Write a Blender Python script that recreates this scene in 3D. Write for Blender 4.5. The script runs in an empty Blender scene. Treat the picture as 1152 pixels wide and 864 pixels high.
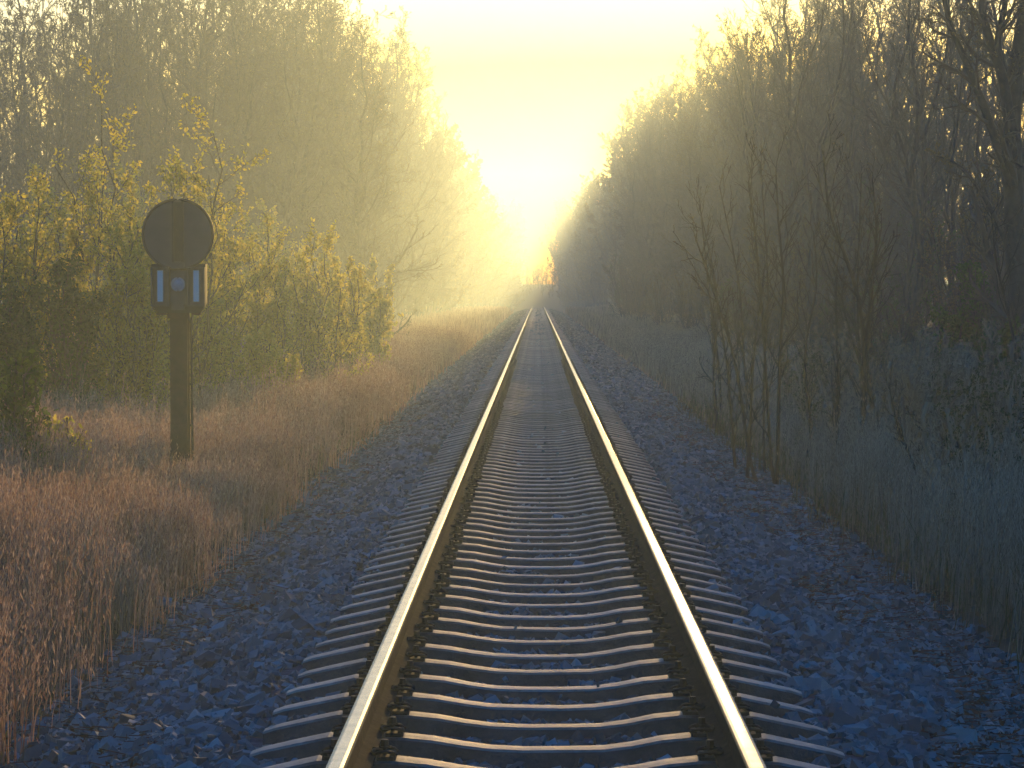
import bpy, math
import numpy as np
PI = math.pi
S = bpy.context.scene
COL = S.collection
RNG = np.random.default_rng(7)

# ------------------------------------------------------------------ camera model (photo 1152x864)
F, VX, VY, CX, CZ = 3128.0, 605.0, 330.0, -0.03, 2.43
def at(px, py, d):
    """point seen at pixel (px,py) of the photo at distance d along the track"""
    return np.array([CX + (px - VX) / F * d, d, CZ - (py - VY) / F * d])
def xat(px, d): return CX + (px - VX) / F * d
def zat(py, d): return CZ - (py - VY) / F * d

def drop(y):
    y = np.asarray(y, float); t = np.clip(y - 325, 0, 150)
    return -0.00011 * t * t - 0 + 7.0 * np.clip((y - 505) / 120, 0, 1) ** 2 * (3 - 2 * np.clip((y - 505) / 120, 0, 1))

def tz(x, y):
    x = np.asarray(x, float); y = np.asarray(y, float)
    ax = np.clip(np.abs(x) - 2.9, 0, 3) / 3
    n = 0.10 * np.sin(x * 0.9 + 1.3 * np.sin(y * 0.21)) + 0.07 * np.sin(y * 0.63 + x * 0.4) + 0.03 * np.sin(x * 3.1 + y * 2.3)
    rise = np.clip(x - 5, 0, 12) * 0.07 + np.clip(-x - 7, 0, 12) * 0.02
    return ax * n + rise + drop(y)

# ------------------------------------------------------------------ object helpers
def tag(o, label=None, cat=None, group=None, kind=None):
    if label: o['label'] = label
    if cat: o['category'] = cat
    if group: o['group'] = group
    if kind: o['kind'] = kind
    return o
def empty(name, loc=(0, 0, 0), rz=0.0, sc=1.0):
    o = bpy.data.objects.new(name, None); COL.objects.link(o)
    o.location = loc; o.rotation_euler = (0, 0, rz); o.scale = (sc,) * 3
    o.empty_display_size = 0.2
    return o
def link(name, me, mats, parent=None, loc=None):
    if not me.materials:
        for m in (mats if isinstance(mats, (list, tuple)) else [mats]): me.materials.append(m)
    o = bpy.data.objects.new(name, me); COL.objects.link(o)
    if parent: o.parent = parent
    if loc is not None: o.location = loc
    return o
def copy_tree(src, **kw):
    r = src.copy(); COL.objects.link(r)
    for ch in list(src.children):
        c = ch.copy(); COL.objects.link(c); c.parent = r
        for g in list(ch.children):
            d = g.copy(); COL.objects.link(d); d.parent = c
    return r

class MB:
    """numpy mesh collector: tris and quads with material index"""
    def __init__(s): s.V = []; s.Q = []; s.T = []; s.qm = []; s.tm = []; s.n = 0
    def add(s, v, q=None, t=None, m=0):
        v = np.asarray(v, np.float32).reshape(-1, 3)
        if q is not None and len(q):
            q = np.asarray(q, np.int32).reshape(-1, 4) + s.n; s.Q.append(q); s.qm.append(np.full(len(q), m, np.int32))
        if t is not None and len(t):
            t = np.asarray(t, np.int32).reshape(-1, 3) + s.n; s.T.append(t); s.tm.append(np.full(len(t), m, np.int32))
        s.V.append(v); s.n += len(v)
    def box(s, c, h, m=0, taper=1.0, rz=0):
        x, y, z = h
        v = np.array([[a * x * (taper if k > 0 else 1), b * y * (taper if k > 0 else 1), k * z] for k in (-1, 1) for a, b in ((-1, -1), (1, -1), (1, 1), (-1, 1))])
        if rz: R = np.array([[math.cos(rz), -math.sin(rz), 0], [math.sin(rz), math.cos(rz), 0], [0, 0, 1]]); v = v @ R.T
        s.add(v + np.array(c), q=[[3, 2, 1, 0], [4, 5, 6, 7], [0, 1, 5, 4], [1, 2, 6, 5], [2, 3, 7, 6], [3, 0, 4, 7]], m=m)
    def prism_y(s, outline, y0, y1, m=0):
        """closed outline in xz (ccw seen from -y), extruded y0..y1"""
        o = np.asarray(outline, float); n = len(o)
        a = np.c_[o[:, 0], np.full(n, y0), o[:, 1]]; b = np.c_[o[:, 0], np.full(n, y1), o[:, 1]]
        c0 = a.mean(0); c1 = b.mean(0)
        v = np.vstack([a, b, c0, c1]); i = np.arange(n); j = (i + 1) % n
        s.add(v, q=np.c_[i, i + n, j + n, j], t=np.vstack([np.c_[i, j, np.full(n, 2 * n)], np.c_[j + n, i + n, np.full(n, 2 * n + 1)]]), m=m)
    def tubes(s, P, R, sides=4, m=0):
        P = np.asarray(P, float); R = np.asarray(R, float); N, k, _ = P.shape
        if N == 0: return
        T = np.gradient(P, axis=1); T /= np.linalg.norm(T, axis=2, keepdims=True) + 1e-9
        ref = np.where(np.abs(T[:, :1, 2:3]) > 0.9, np.array([1., 0, 0]), np.array([0, 0, 1.]))
        A = np.cross(T, np.broadcast_to(ref, T.shape)); A /= np.linalg.norm(A, axis=2, keepdims=True) + 1e-9
        B = np.cross(T, A)
        th = np.arange(sides) * 2 * PI / sides
        V = P[:, :, None] + R[:, :, None, None] * (A[:, :, None] * np.cos(th)[:, None] + B[:, :, None] * np.sin(th)[:, None])
        base = (np.arange(N) * k * sides)[:, None, None] + (np.arange(k - 1) * sides)[None, :, None]
        i = np.arange(sides)[None, None]; j = (np.arange(sides) + 1)[None, None] % sides
        Q = np.stack([base + i, base + j, base + sides + j, base + sides + i], -1).reshape(-1, 4)
        s.add(V.reshape(-1, 3), q=Q, m=m)
    def cap_disc(s, c, r, y, n=24, m=0):
        th = np.arange(n) * 2 * PI / n
        v = np.c_[c[0] + r * np.cos(th), np.full(n, y), c[1] + r * np.sin(th)]
        v = np.vstack([v, [c[0], y, c[1]]]); i = np.arange(n)
        s.add(v, t=np.c_[i, (i + 1) % n, np.full(n, n)], m=m)
    def mesh(s, name, smooth=False):
        me = bpy.data.meshes.new(name)
        V = np.vstack(s.V)
        Q = np.vstack(s.Q) if s.Q else np.zeros((0, 4), np.int32); T = np.vstack(s.T) if s.T else np.zeros((0, 3), np.int32)
        me.vertices.add(len(V)); me.vertices.foreach_set('co', V.astype(np.float32).ravel())
        nl = len(Q) * 4 + len(T) * 3
        me.loops.add(nl); me.loops.foreach_set('vertex_index', np.concatenate([Q.ravel(), T.ravel()]).astype(np.int32))
        me.polygons.add(len(Q) + len(T))
        ls = np.concatenate([np.arange(len(Q)) * 4, len(Q) * 4 + np.arange(len(T)) * 3]).astype(np.int32)
        me.polygons.foreach_set('loop_start', ls)
        mi = np.concatenate(s.qm + s.tm).astype(np.int32)
        me.polygons.foreach_set('material_index', mi)
        me.polygons.foreach_set('use_smooth', np.full(len(mi), smooth, bool))
        me.update(calc_edges=True)
        return me

# ------------------------------------------------------------------ materials
def mat(name):
    m = bpy.data.materials.new(name); m.use_nodes = True
    nt = m.node_tree; nt.nodes.clear()
    out = nt.nodes.new('ShaderNodeOutputMaterial')
    return m, nt, out
def N(nt, t, **kw):
    n = nt.nodes.new('ShaderNode' + t)
    for k, v in kw.items():
        if k in n.inputs: n.inputs[k].default_value = v
        else: setattr(n, k, v)
    return n
def ramp(nt, stops, fac):
    r = N(nt, 'ValToRGB'); e = r.color_ramp.elements
    while len(e) < len(stops): e.new(0.5)
    for i, (p, c) in enumerate(stops): e[i].position = p; e[i].color = (*c, 1)
    nt.links.new(fac, r.inputs[0]); return r.outputs[0]
def noise_fac(nt, scale, detail=4, rough=0.6, vec='Object'):
    tc = N(nt, 'TexCoord'); n = N(nt, 'TexNoise', Scale=scale, Detail=detail, Roughness=rough)
    nt.links.new(tc.outputs[vec], n.inputs['Vector']); return n.outputs['Fac']

def surf(name, stops, scale=5, rough=0.8, metal=0.0, bump=0.0, bscale=None, spec=0.5, island=False, vec='Object', detail=4):
    m, nt, out = mat(name)
    b = N(nt, 'BsdfPrincipled', Roughness=rough, Metallic=metal)
    b.inputs['Specular IOR Level'].default_value = spec
    if island:
        g = N(nt, 'NewGeometry'); f = g.outputs['Random Per Island']
        nf = noise_fac(nt, scale, detail, vec=vec); mx = N(nt, 'Math', operation='MULTIPLY_ADD'); mx.inputs[1].default_value = 0.35
        sub = N(nt, 'Math', operation='MULTIPLY'); sub.inputs[1].default_value = 0.75
        nt.links.new(f, sub.inputs[0]); nt.links.new(nf, mx.inputs[0]); nt.links.new(sub.outputs[0], mx.inputs[2]); f = mx.outputs[0]
    else: f = noise_fac(nt, scale, detail, vec=vec)
    nt.links.new(ramp(nt, stops, f), b.inputs['Base Color'])
    if bump:
        bp = N(nt, 'Bump', Strength=bump, Distance=0.02); nt.links.new(noise_fac(nt, bscale or scale * 4, 5, vec=vec), bp.inputs['Height'])
        nt.links.new(bp.outputs[0], b.inputs['Normal'])
    nt.links.new(b.outputs[0], out.inputs[0]); return m

def leafmat(name, stops, trans=0.5, tstops=None, scale=0.35, rough=0.6):
    """thin leaf / blade: reflects and lets light through"""
    m, nt, out = mat(name)
    g = N(nt, 'NewGeometry'); nf = noise_fac(nt, scale, 2, vec='Object')
    a = N(nt, 'Math', operation='MULTIPLY'); a.inputs[1].default_value = 0.6; nt.links.new(g.outputs['Random Per Island'], a.inputs[0])
    b = N(nt, 'Math', operation='MULTIPLY_ADD'); b.inputs[1].default_value = 0.9; nt.links.new(nf, b.inputs[0]); nt.links.new(a.outputs[0], b.inputs[2])
    c = N(nt, 'Math', operation='SUBTRACT'); c.inputs[1].default_value = 0.25; nt.links.new(b.outputs[0], c.inputs[0])
    d = N(nt, 'BsdfDiffuse'); t = N(nt, 'BsdfTranslucent'); mx = N(nt, 'MixShader'); mx.inputs[0].default_value = trans
    nt.links.new(ramp(nt, stops, c.outputs[0]), d.inputs[0]); nt.links.new(ramp(nt, tstops or stops, c.outputs[0]), t.inputs[0])
    nt.links.new(d.outputs[0], mx.inputs[1]); nt.links.new(t.outputs[0], mx.inputs[2]); nt.links.new(mx.outputs[0], out.inputs[0])
    return m

M = {}
M['soil'] = surf('soil', [(0.3, (.035, .028, .022)), (0.55, (.07, .052, .035)), (0.75, (.05, .06, .03))], 1.2, 0.95, bump=0.8, bscale=14)
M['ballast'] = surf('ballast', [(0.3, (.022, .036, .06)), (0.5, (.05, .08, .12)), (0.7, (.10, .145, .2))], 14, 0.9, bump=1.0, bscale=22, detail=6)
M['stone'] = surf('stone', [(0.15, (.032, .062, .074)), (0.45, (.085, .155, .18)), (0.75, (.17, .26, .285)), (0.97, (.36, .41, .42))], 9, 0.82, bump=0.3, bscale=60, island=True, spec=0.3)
M['concrete'] = surf('concrete', [(0.3, (.15, .15, .148)), (0.5, (.27, .268, .25)), (0.75, (.37, .365, .335))], 9, 0.55, bump=0.35, bscale=60, vec='Object')
M['concrete_shade'] = surf('concrete_shade', [(0.3, (.035, .042, .046)), (0.6, (.075, .09, .095)), (0.8, (.13, .14, .14))], 8, 0.85, bump=0.5, bscale=50)  # sleeper side faces: their backlit shade is painted in as darker concrete
def concrete_var():
    m = M['concrete']; nt = m.node_tree; b = next(n for n in nt.nodes if n.type == 'BSDF_PRINCIPLED'); lk = b.inputs['Base Color'].links[0]; src = lk.from_socket
    oi = nt.nodes.new('ShaderNodeObjectInfo'); mr = nt.nodes.new('ShaderNodeMapRange'); mr.inputs['To Min'].default_value = .68; mr.inputs['To Max'].default_value = 1.15
    nt.links.new(oi.outputs['Random'], mr.inputs['Value'])
    # brake dust and rust staining beside the rails, streaky along the track
    tc = nt.nodes.new('ShaderNodeTexCoord'); sp = nt.nodes.new('ShaderNodeSeparateXYZ'); nt.links.new(tc.outputs['Object'], sp.inputs[0])
    ab = N(nt, 'Math', operation='ABSOLUTE'); nt.links.new(sp.outputs[0], ab.inputs[0]); su = N(nt, 'Math', operation='SUBTRACT'); su.inputs[1].default_value = .7515; nt.links.new(ab.outputs[0], su.inputs[0])
    a2 = N(nt, 'Math', operation='ABSOLUTE'); nt.links.new(su.outputs[0], a2.inputs[0])
    nz = N(nt, 'TexNoise', Scale=22, Detail=4); nt.links.new(tc.outputs['Object'], nz.inputs['Vector'])
    ad = N(nt, 'Math', operation='MULTIPLY_ADD'); ad.inputs[1].default_value = .35; nt.links.new(nz.outputs['Fac'], ad.inputs[0]); nt.links.new(a2.outputs[0], ad.inputs[2])
    st = N(nt, 'MapRange'); st.inputs['From Min'].default_value = .22; st.inputs['From Max'].default_value = .46; nt.links.new(ad.outputs[0], st.inputs['Value'])
    mx = N(nt, 'MixRGB'); mx.inputs[1].default_value = (.085, .06, .05, 1); nt.links.new(st.outputs[0], mx.inputs[0]); nt.links.new(src, mx.inputs[2])
    mu = N(nt, 'MixRGB', blend_type='MULTIPLY'); mu.inputs[0].default_value = 1; nt.links.new(mx.outputs[0], mu.inputs[1]); nt.links.new(mr.outputs[0], mu.inputs[2]); nt.links.new(mu.outputs[0], b.inputs['Base Color'])
concrete_var()
M['rust'] = surf('rust', [(0.3, (.018, .013, .013)), (0.6, (.042, .028, .026)), (0.8, (.075, .045, .035))], 16, 0.95, spec=0.15, bump=0.3, bscale=80)
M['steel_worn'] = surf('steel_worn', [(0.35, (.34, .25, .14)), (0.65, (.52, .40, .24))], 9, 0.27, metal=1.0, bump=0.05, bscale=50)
M['clip'] = surf('clip', [(0.3, (.018, .015, .016)), (0.7, (.05, .038, .034))], 30, 0.7)
M['bark'] = surf('bark', [(0.3, (.032, .028, .028)), (0.7, (.075, .065, .06))], 6, 0.9, bump=0.5, bscale=30)
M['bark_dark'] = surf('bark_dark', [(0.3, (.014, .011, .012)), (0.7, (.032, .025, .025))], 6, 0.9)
M['twig'] = surf('twig', [(0.3, (.055, .045, .042)), (0.7, (.12, .10, .09))], 2, 0.9)
M['twig_red'] = surf('twig_red', [(0.3, (.045, .028, .03)), (0.7, (.09, .055, .055))], 2, 0.85)
M['leaf'] = leafmat('leaf', [(0.2, (.07, .10, .02)), (0.5, (.14, .16, .03)), (0.8, (.22, .2, .04))], 0.68,
                    [(0.2, (.42, .44, .06)), (0.5, (.66, .58, .09)), (0.8, (.78, .64, .12))])
M['leaf_dark'] = leafmat('leaf_dark', [(0.2, (.03, .06, .02)), (0.8, (.08, .13, .03))], 0.35, [(0.2, (.06, .12, .02)), (0.8, (.16, .24, .04))])
M['bud'] = leafmat('bud', [(0.2, (.08, .065, .04)), (0.8, (.15, .12, .06))], 0.45, [(0.2, (.16, .13, .06)), (0.8, (.3, .24, .1))])
M['grass_red'] = leafmat('grass_red', [(0.15, (.17, .10, .085)), (0.5, (.36, .235, .185)), (0.85, (.56, .42, .33))], 0.45,
                         [(0.15, (.26, .15, .12)), (0.5, (.46, .30, .22)), (0.85, (.62, .46, .35))], scale=0.5)
M['grass_dull'] = leafmat('grass_dull', [(0.15, (.21, .15, .125)), (0.5, (.45, .345, .275)), (0.85, (.68, .56, .44))], 0.4,
                          [(0.15, (.18, .15, .1)), (0.5, (.36, .3, .22)), (0.85, (.5, .43, .32))], scale=0.5)
M['grass_green'] = leafmat('grass_green', [(0.2, (.05, .06, .025)), (0.8, (.12, .13, .05))], 0.4)
M['post'] = surf('post', [(0.3, (.03, .015, .013)), (0.55, (.06, .026, .02)), (0.8, (.12, .055, .04))], 5, 0.85, bump=0.5, bscale=25)
M['disc'] = surf('disc', [(0.3, (.045, .045, .058)), (0.7, (.07, .068, .082))], 4, 0.55)
M['disc_rim'] = surf('disc_rim', [(0.3, (.015, .014, .018)), (0.7, (.03, .026, .03))], 6, 0.6)
M['box'] = surf('box', [(0.3, (.03, .034, .045)), (0.7, (.055, .055, .07))], 8, 0.5)
M['reflector'] = surf('reflector', [(0.3, (.86, .87, .82)), (0.7, (.93, .92, .87))], 10, 0.3)
M['lens'] = surf('lens', [(0.3, (.26, .32, .38)), (0.7, (.4, .46, .5))], 10, 0.15)

# ------------------------------------------------------------------ setting: terrain, ballast bed
def sheet(xs, ys, zf, name, m, smooth=True):
    X, Y = np.meshgrid(xs, ys); Z = zf(X, Y)
    nx, ny = len(xs), len(ys)
    i = (np.arange(ny - 1)[:, None] * nx + np.arange(nx - 1)[None]).ravel()
    mb = MB(); mb.add(np.stack([X, Y, Z], -1).reshape(-1, 3), q=np.c_[i, i + 1, i + nx + 1, i + nx])
    return link(name, mb.mesh(name, smooth), m)
xs = np.concatenate([np.linspace(-150, -22, 17)[:-1], np.linspace(-22, -2.4, 40), np.linspace(2.4, 22, 40), np.linspace(22, 150, 17)[1:]])
xs = np.concatenate([xs[xs < 0], [-1, 0, 1], xs[xs > 0]])
ys = np.concatenate([np.linspace(-25, 100, 180)[:-1], np.linspace(100, 500, 160)[:-1], np.linspace(500, 640, 20)])
tag(sheet(xs, ys, lambda x, y: tz(x, y) - 0.01 - 0.03 * (np.abs(x) < 2.3), 'ground', M['soil']), 'brown earth beside the track under dry grass', kind='structure')

BX = np.array([-3.1, -2.75, -2.2, -1.7, -1.42, -1.2, -.6, 0, .6, 1.2, 1.42, 1.7, 2.2, 2.95, 3.3])
BZ = np.array([-.06, .0, .2, .37, .44, .45, .46, .445, .46, .45, .44, .37, .22, .0, -.06])
def bz(x, y): return np.interp(x, BX, BZ) + 0.012 * np.sin(x * 7 + y * 3.1) + 0.01 * np.sin(y * 5.3 - x * 3) + drop(y)
bx = np.unique(np.concatenate([BX, np.linspace(-3.1, 3.3, 60)]))
by = np.concatenate([np.arange(3, 60, .25), np.arange(60, 504, 2.0)])
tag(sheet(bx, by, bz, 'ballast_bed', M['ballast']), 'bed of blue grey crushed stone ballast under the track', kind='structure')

# loose stones
def stones(n, x0, x1, y0, y1, s0, s1, rng, cribs=True):
    x = rng.uniform(x0, x1, n); y = rng.uniform(y0, y1, n)
    if cribs:
        ph = ((y - 11.67 + 0.3) % 0.6) - 0.3
        ok = (np.abs(x) > 1.34) | (np.abs(ph) > 0.135)
        ok &= ~((np.abs(np.abs(x) - 0.75) < 0.10))
        ok &= (np.abs(x) > 1.3) | (y < 26) | (rng.random(n) < .3)
        x, y = x[ok], y[ok]; n = len(x)
    z = bz(x, y)
    sz = rng.uniform(s0, s1, n) ** 1.0
    sz = np.where(np.abs(x) < 1.3, sz * 0.85, sz)
    cube = np.array([[a, b, c] for c in (-1, 1) for a, b in ((-1, -1), (1, -1), (1, 1), (-1, 1))], float) * 0.55
    V = cube[None] * rng.uniform(.45, 1.25, (n, 8, 3)) * np.stack([rng.uniform(.7, 1.3, n), rng.uniform(.6, 1.1, n), rng.uniform(.45, .85, n)], -1)[:, None]
    a = rng.normal(size=(n, 4)); a /= np.linalg.norm(a, axis=1, keepdims=True); w, i, j, k = a.T
    Rm = np.stack([1 - 2 * (j * j + k * k), 2 * (i * j - k * w), 2 * (i * k + j * w), 2 * (i * j + k * w), 1 - 2 * (i * i + k * k), 2 * (j * k - i * w),
                   2 * (i * k - j * w), 2 * (j * k + i * w), 1 - 2 * (i * i + j * j)], -1).reshape(n, 3, 3)
    flat = rng.random(n) < 0.6
    Rm[flat] = Rm[flat] * 0.35 + np.eye(3) * 0.65
    V = np.einsum('nab,nvb->nva', Rm, V) * sz[:, None, None] + np.stack([x, y, z + sz * 0.12], -1)[:, None]
    q = np.array([[3, 2, 1, 0], [4, 5, 6, 7], [0, 1, 5, 4], [1, 2, 6, 5], [2, 3, 7, 6], [3, 0, 4, 7]])
    return V.reshape(-1, 3), (q[None] + (np.arange(n) * 8)[:, None, None]).reshape(-1, 4)
mb = MB()
for a in ((62000, -2.95, 3.15, 8.5, 28, .045, .075), (48000, -2.95, 3.15, 28, 55, .05, .085), (40000, -2.95, 3.15, 55, 120, .07, .12), (32000, -2.95, 3.15, 118, 240, .1, .16), (12000, -2.95, 3.15, 235, 345, .13, .2)):
    v, q = stones(*a, RNG); mb.add(v, q=q)
for s, a in ((-1, 1300), (1, 1800)):   # strays in the verge
    v, q = stones(a, min(2.7 * s, 3.7 * s), max(2.7 * s, 3.7 * s), 9, 60, .04, .07, RNG); mb.add(v, q=q)
v, q = stones(80, -1.2, 1.2, 9, 45, .03, .05, RNG, cribs=False); v = v + np.array([0, 0, .072]); mb.add(v, q=q)
v, q = stones(2600, -3.0, 3.2, 9, 40, .085, .12, RNG); mb.add(v, q=q)
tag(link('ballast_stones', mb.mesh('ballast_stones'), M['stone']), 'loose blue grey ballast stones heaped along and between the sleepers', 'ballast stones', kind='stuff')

# ------------------------------------------------------------------ rails
prof = [(.075, .0), (.075, .011), (.045, .018), (.014, .032), (.009, .06), (.009, .105), (.014, .122), (.034, .134), (.036, .145), (.036, .160), (.031, .169), (.020, .172)]
full = prof + [(-x, z) for x, z in prof[::-1]]          # ccw seen from -y
def make_rail(sx):
    ysr = np.concatenate([[3.0], np.arange(20, 320, 20.0), np.arange(320, 500, 5.0)])
    n = len(full); o = np.array(full)
    V = np.stack([np.c_[o[:, 0], np.full(n, yy), o[:, 1] + .578 + drop(yy)] for yy in ysr]).reshape(-1, 3)
    mb = MB(); nb = len(ysr)
    for i in range(n):
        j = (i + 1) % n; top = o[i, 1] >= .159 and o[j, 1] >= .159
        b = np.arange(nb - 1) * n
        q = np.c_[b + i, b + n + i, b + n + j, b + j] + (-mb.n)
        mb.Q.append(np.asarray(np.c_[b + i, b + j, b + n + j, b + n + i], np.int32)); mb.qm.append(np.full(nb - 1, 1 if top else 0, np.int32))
    mb.V.append(V.astype(np.float32)); mb.n = len(V)
    # end cap
    c = mb.n; mb.V.append(np.array([[0, 3.0, .66]], np.float32)); mb.n += 1
    i = np.arange(n); mb.T.append(np.asarray(np.c_[i, (i + 1) % n, np.full(n, c)], np.int32)[:, ::-1].copy()); mb.tm.append(np.zeros(n, np.int32))
    return mb.mesh('rail')
for s in (-1, 1):
    r = link('rail', make_rail(s), [M['rust'], M['steel_worn']]); r.location.x = s * 0.7515
    tag(r, ('left' if s < 0 else 'right') + ' hand steel rail with polished golden top and rusty sides', 'rail', 'the two running rails')

# ------------------------------------------------------------------ sleepers
def sleeper_mesh(rng=None, detail=True):
    X = np.array([-1.25, -1.2, -1.05, -.92, -.60, -.48, -.36, -.24, -.1, .1, .24, .36, .48, .60, .92, 1.05, 1.2, 1.25])
    Zt = np.array([.49, .507, .540, .568, .568, .556, .534, .518, .512, .512, .518, .534, .556, .568, .568, .540, .507, .49])
    W = np.array([.060, .066, .075, .08, .08, .076, .07, .065, .062, .062, .065, .07, .076, .08, .08, .075, .066, .060])
    zb = .34
    rows = []
    for x, z, w in zip(X, Zt, W):
        e = .010; wb = w + .065
        rows.append([(x, -wb, zb), (x, -w, z - e), (x, -w + e, z), (x, 0, z + .002), (x, w - e, z), (x, w, z - e), (x, wb, zb)])
    V = np.array(rows); V = V.reshape(-1, 3); k = 7; n = len(X); mb = MB()
    i = (np.arange(n - 1)[:, None] * k + np.arange(k - 1)[None]).ravel()
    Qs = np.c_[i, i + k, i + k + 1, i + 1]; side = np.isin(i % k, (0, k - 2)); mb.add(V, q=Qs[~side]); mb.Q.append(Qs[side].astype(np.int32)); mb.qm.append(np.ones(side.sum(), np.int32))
    mb.add(V[:k], t=[[0, 6, 1], [1, 6, 5], [1, 5, 2], [2, 5, 4], [2, 4, 3]])
    mb.add(V[-k:], t=[[0, 1, 6], [1, 5, 6], [1, 2, 5], [2, 4, 5], [2, 3, 4]])
    return mb
def clip_mesh():
    """sprung W clip, angled guide plate and coach screw on one side of a rail foot (points towards +x = away from rail)"""
    mb = MB()
    mb.box((.105, 0, .575), (.033, .062, .010)); mb.box((.135, 0, .583), (.012, .06, .013), taper=.85)
    t = np.linspace(0, 1, 17); side = 1
    for sgn in (-1, 1):
        key = np.array([[.092, sgn * .012, .606], [.062, sgn * .016, .607], [.052, sgn * .034, .603], [.060, sgn * .055, .597], [.10, sgn * .062, .606], [.140, sgn * .052, .600], [.150, sgn * .036, .592]])
        tt = np.linspace(0, 6, 15); P = np.stack([np.interp(tt, range(7), key[:, c]) for c in range(3)], -1)
        mb.tubes(P[None], np.full((1, 15), .0075), 6)
    th = np.arange(7) * 2 * PI / 6
    mb.tubes(np.array([[[.1, 0, .58], [.1, 0, .613], [.1, 0, .6131], [.1, 0, .618]]]), np.array([[.009, .009, .024, .024]]), 10)
    mb.tubes(np.array([[[.1, 0, .618], [.1, 0, .645], [.1, 0, .646]]]), np.array([[.017, .016, .001]]), 6)
    return mb.mesh('rail_clip')
clipme = clip_mesh(); clipme.materials.append(M['clip'])
words = 'nearest second third fourth fifth sixth seventh eighth ninth tenth eleventh twelfth'.split()
variants = []
for v in range(6):
    mbs = sleeper_mesh(); V = np.vstack(mbs.V)
    rr = np.random.default_rng(100 + v); V[:, 2] += np.interp(V[:, 0], np.linspace(-1.3, 1.3, 14), rr.normal(0, .0012, 14)); V[:, 1] += np.interp(V[:, 0], np.linspace(-1.3, 1.3, 10), rr.normal(0, .0025, 10))
    mbs.V = [V]; me = mbs.mesh('sleeper'); me.materials.append(M['concrete']); me.materials.append(M['concrete_shade']); variants.append(me)
NSL = 300; seen = 0
for k in range(NSL):
    y = 11.67 + (k - 1) * 0.6
    o = bpy.data.objects.new('sleeper', variants[int(RNG.integers(6))]); COL.objects.link(o)
    o.location = (RNG.normal(0, .008), y + RNG.normal(0, .006), RNG.normal(0, .0015)); o.rotation_euler = (RNG.normal(0, .008), 0, RNG.normal(0, .0025))
    i = k - 1
    if i < 0: lab = 'concrete sleeper cut off by the bottom edge of the photo'
    elif i < 12: lab = ('nearest whole concrete sleeper, dark front face, lowest in the photo' if i == 0 else words[i] + ' whole concrete sleeper counted up from the bottom of the photo')
    elif i < 100: lab = 'concrete sleeper past the twelfth, its pale top edge still a separate line'
    else: lab = 'far concrete sleeper merging into fine stripes where the track narrows'
    tag(o, lab, 'sleeper', 'concrete sleepers under the rails')
    if k < 110:
        for s in (-1, 1):
            for side in (-1, 1):
                c = bpy.data.objects.new('rail_clip', clipme); COL.objects.link(c); c.parent = o
                c.location = (s * .7515, 0, -.001); c.rotation_euler = (0, 0, 0 if side > 0 else PI)
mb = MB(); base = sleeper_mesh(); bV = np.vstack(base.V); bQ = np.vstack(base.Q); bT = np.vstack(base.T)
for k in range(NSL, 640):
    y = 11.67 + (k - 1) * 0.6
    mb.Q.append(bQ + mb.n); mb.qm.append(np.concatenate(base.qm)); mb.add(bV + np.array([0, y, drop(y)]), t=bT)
tag(link('sleepers', mb.mesh('sleepers'), [M['concrete'], M['concrete_shade']]), 'farthest run of concrete sleepers blurring together in the haze', 'sleepers', 'concrete sleepers under the rails', kind='stuff')

# ------------------------------------------------------------------ signal board
SD = 30.2; sx0 = xat(202, SD); gz = float(tz(sx0, SD)); u = SD / F
sig = empty('railway_signal', (sx0, SD, gz))
tag(sig, 'dark round signal board above a box with two pale strips on a rusty post', 'signal')
def sz_(py): return zat(py, SD) - gz
post = MB(); zt = sz_(232)
post.box((0, .10, (sz_(352) - .3) / 2), (.094, .012, (sz_(352) + .3) / 2)); post.box((0, -.10, (sz_(352) - .3) / 2), (.094, .012, (sz_(352) + .3) / 2))
post.box((0, 0, (sz_(352) - .3) / 2), (.03, .088, (sz_(352) + .3) / 2 - .003))
pm = post.mesh('post'); link('post', pm, M['post'], sig)
r = 40.5 * u; zc = sz_(264)
def ring_outline(r, n=56, cz=0.0): th = np.arange(n) * 2 * PI / n; return np.c_[r * np.cos(th), cz + r * np.sin(th)]
mb = MB(); mb.prism_y(ring_outline(r * .955, cz=zc), -.150, -.138); d = link('board', mb.mesh('board'), M['disc'], sig)
mb = MB(); th = np.linspace(0, 2 * PI, 57); P = np.stack([r * .965 * np.cos(th), np.full(57, -.146), zc + r * .965 * np.sin(th)], -1)
mb.tubes(P[None], np.full((1, 57), .017), 6); link('rim', mb.mesh('rim', True), M['disc_rim'], d)
mb = MB(); zlo, zhi = sz_(296), sz_(226)
mb.box((-.05, -.163, (zlo + zhi) / 2), (.011, .012, (zhi - zlo) / 2 - .01)); mb.box((.05, -.163, (zlo + zhi) / 2), (.011, .012, (zhi - zlo) / 2 - .01)); mb.box((0, -.156, (zlo + zhi) / 2), (.0385, .004, (zhi - zlo) / 2 - .02))
for zz in np.linspace(zlo + .12, zhi - .08, 3): mb.tubes(np.array([[[0, -.17, zz], [0, -.159, zz]]]), np.array([[.012, .012]]), 8)
link('mounting_bar', mb.mesh('mounting_bar'), M['disc_rim'], sig)
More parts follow.
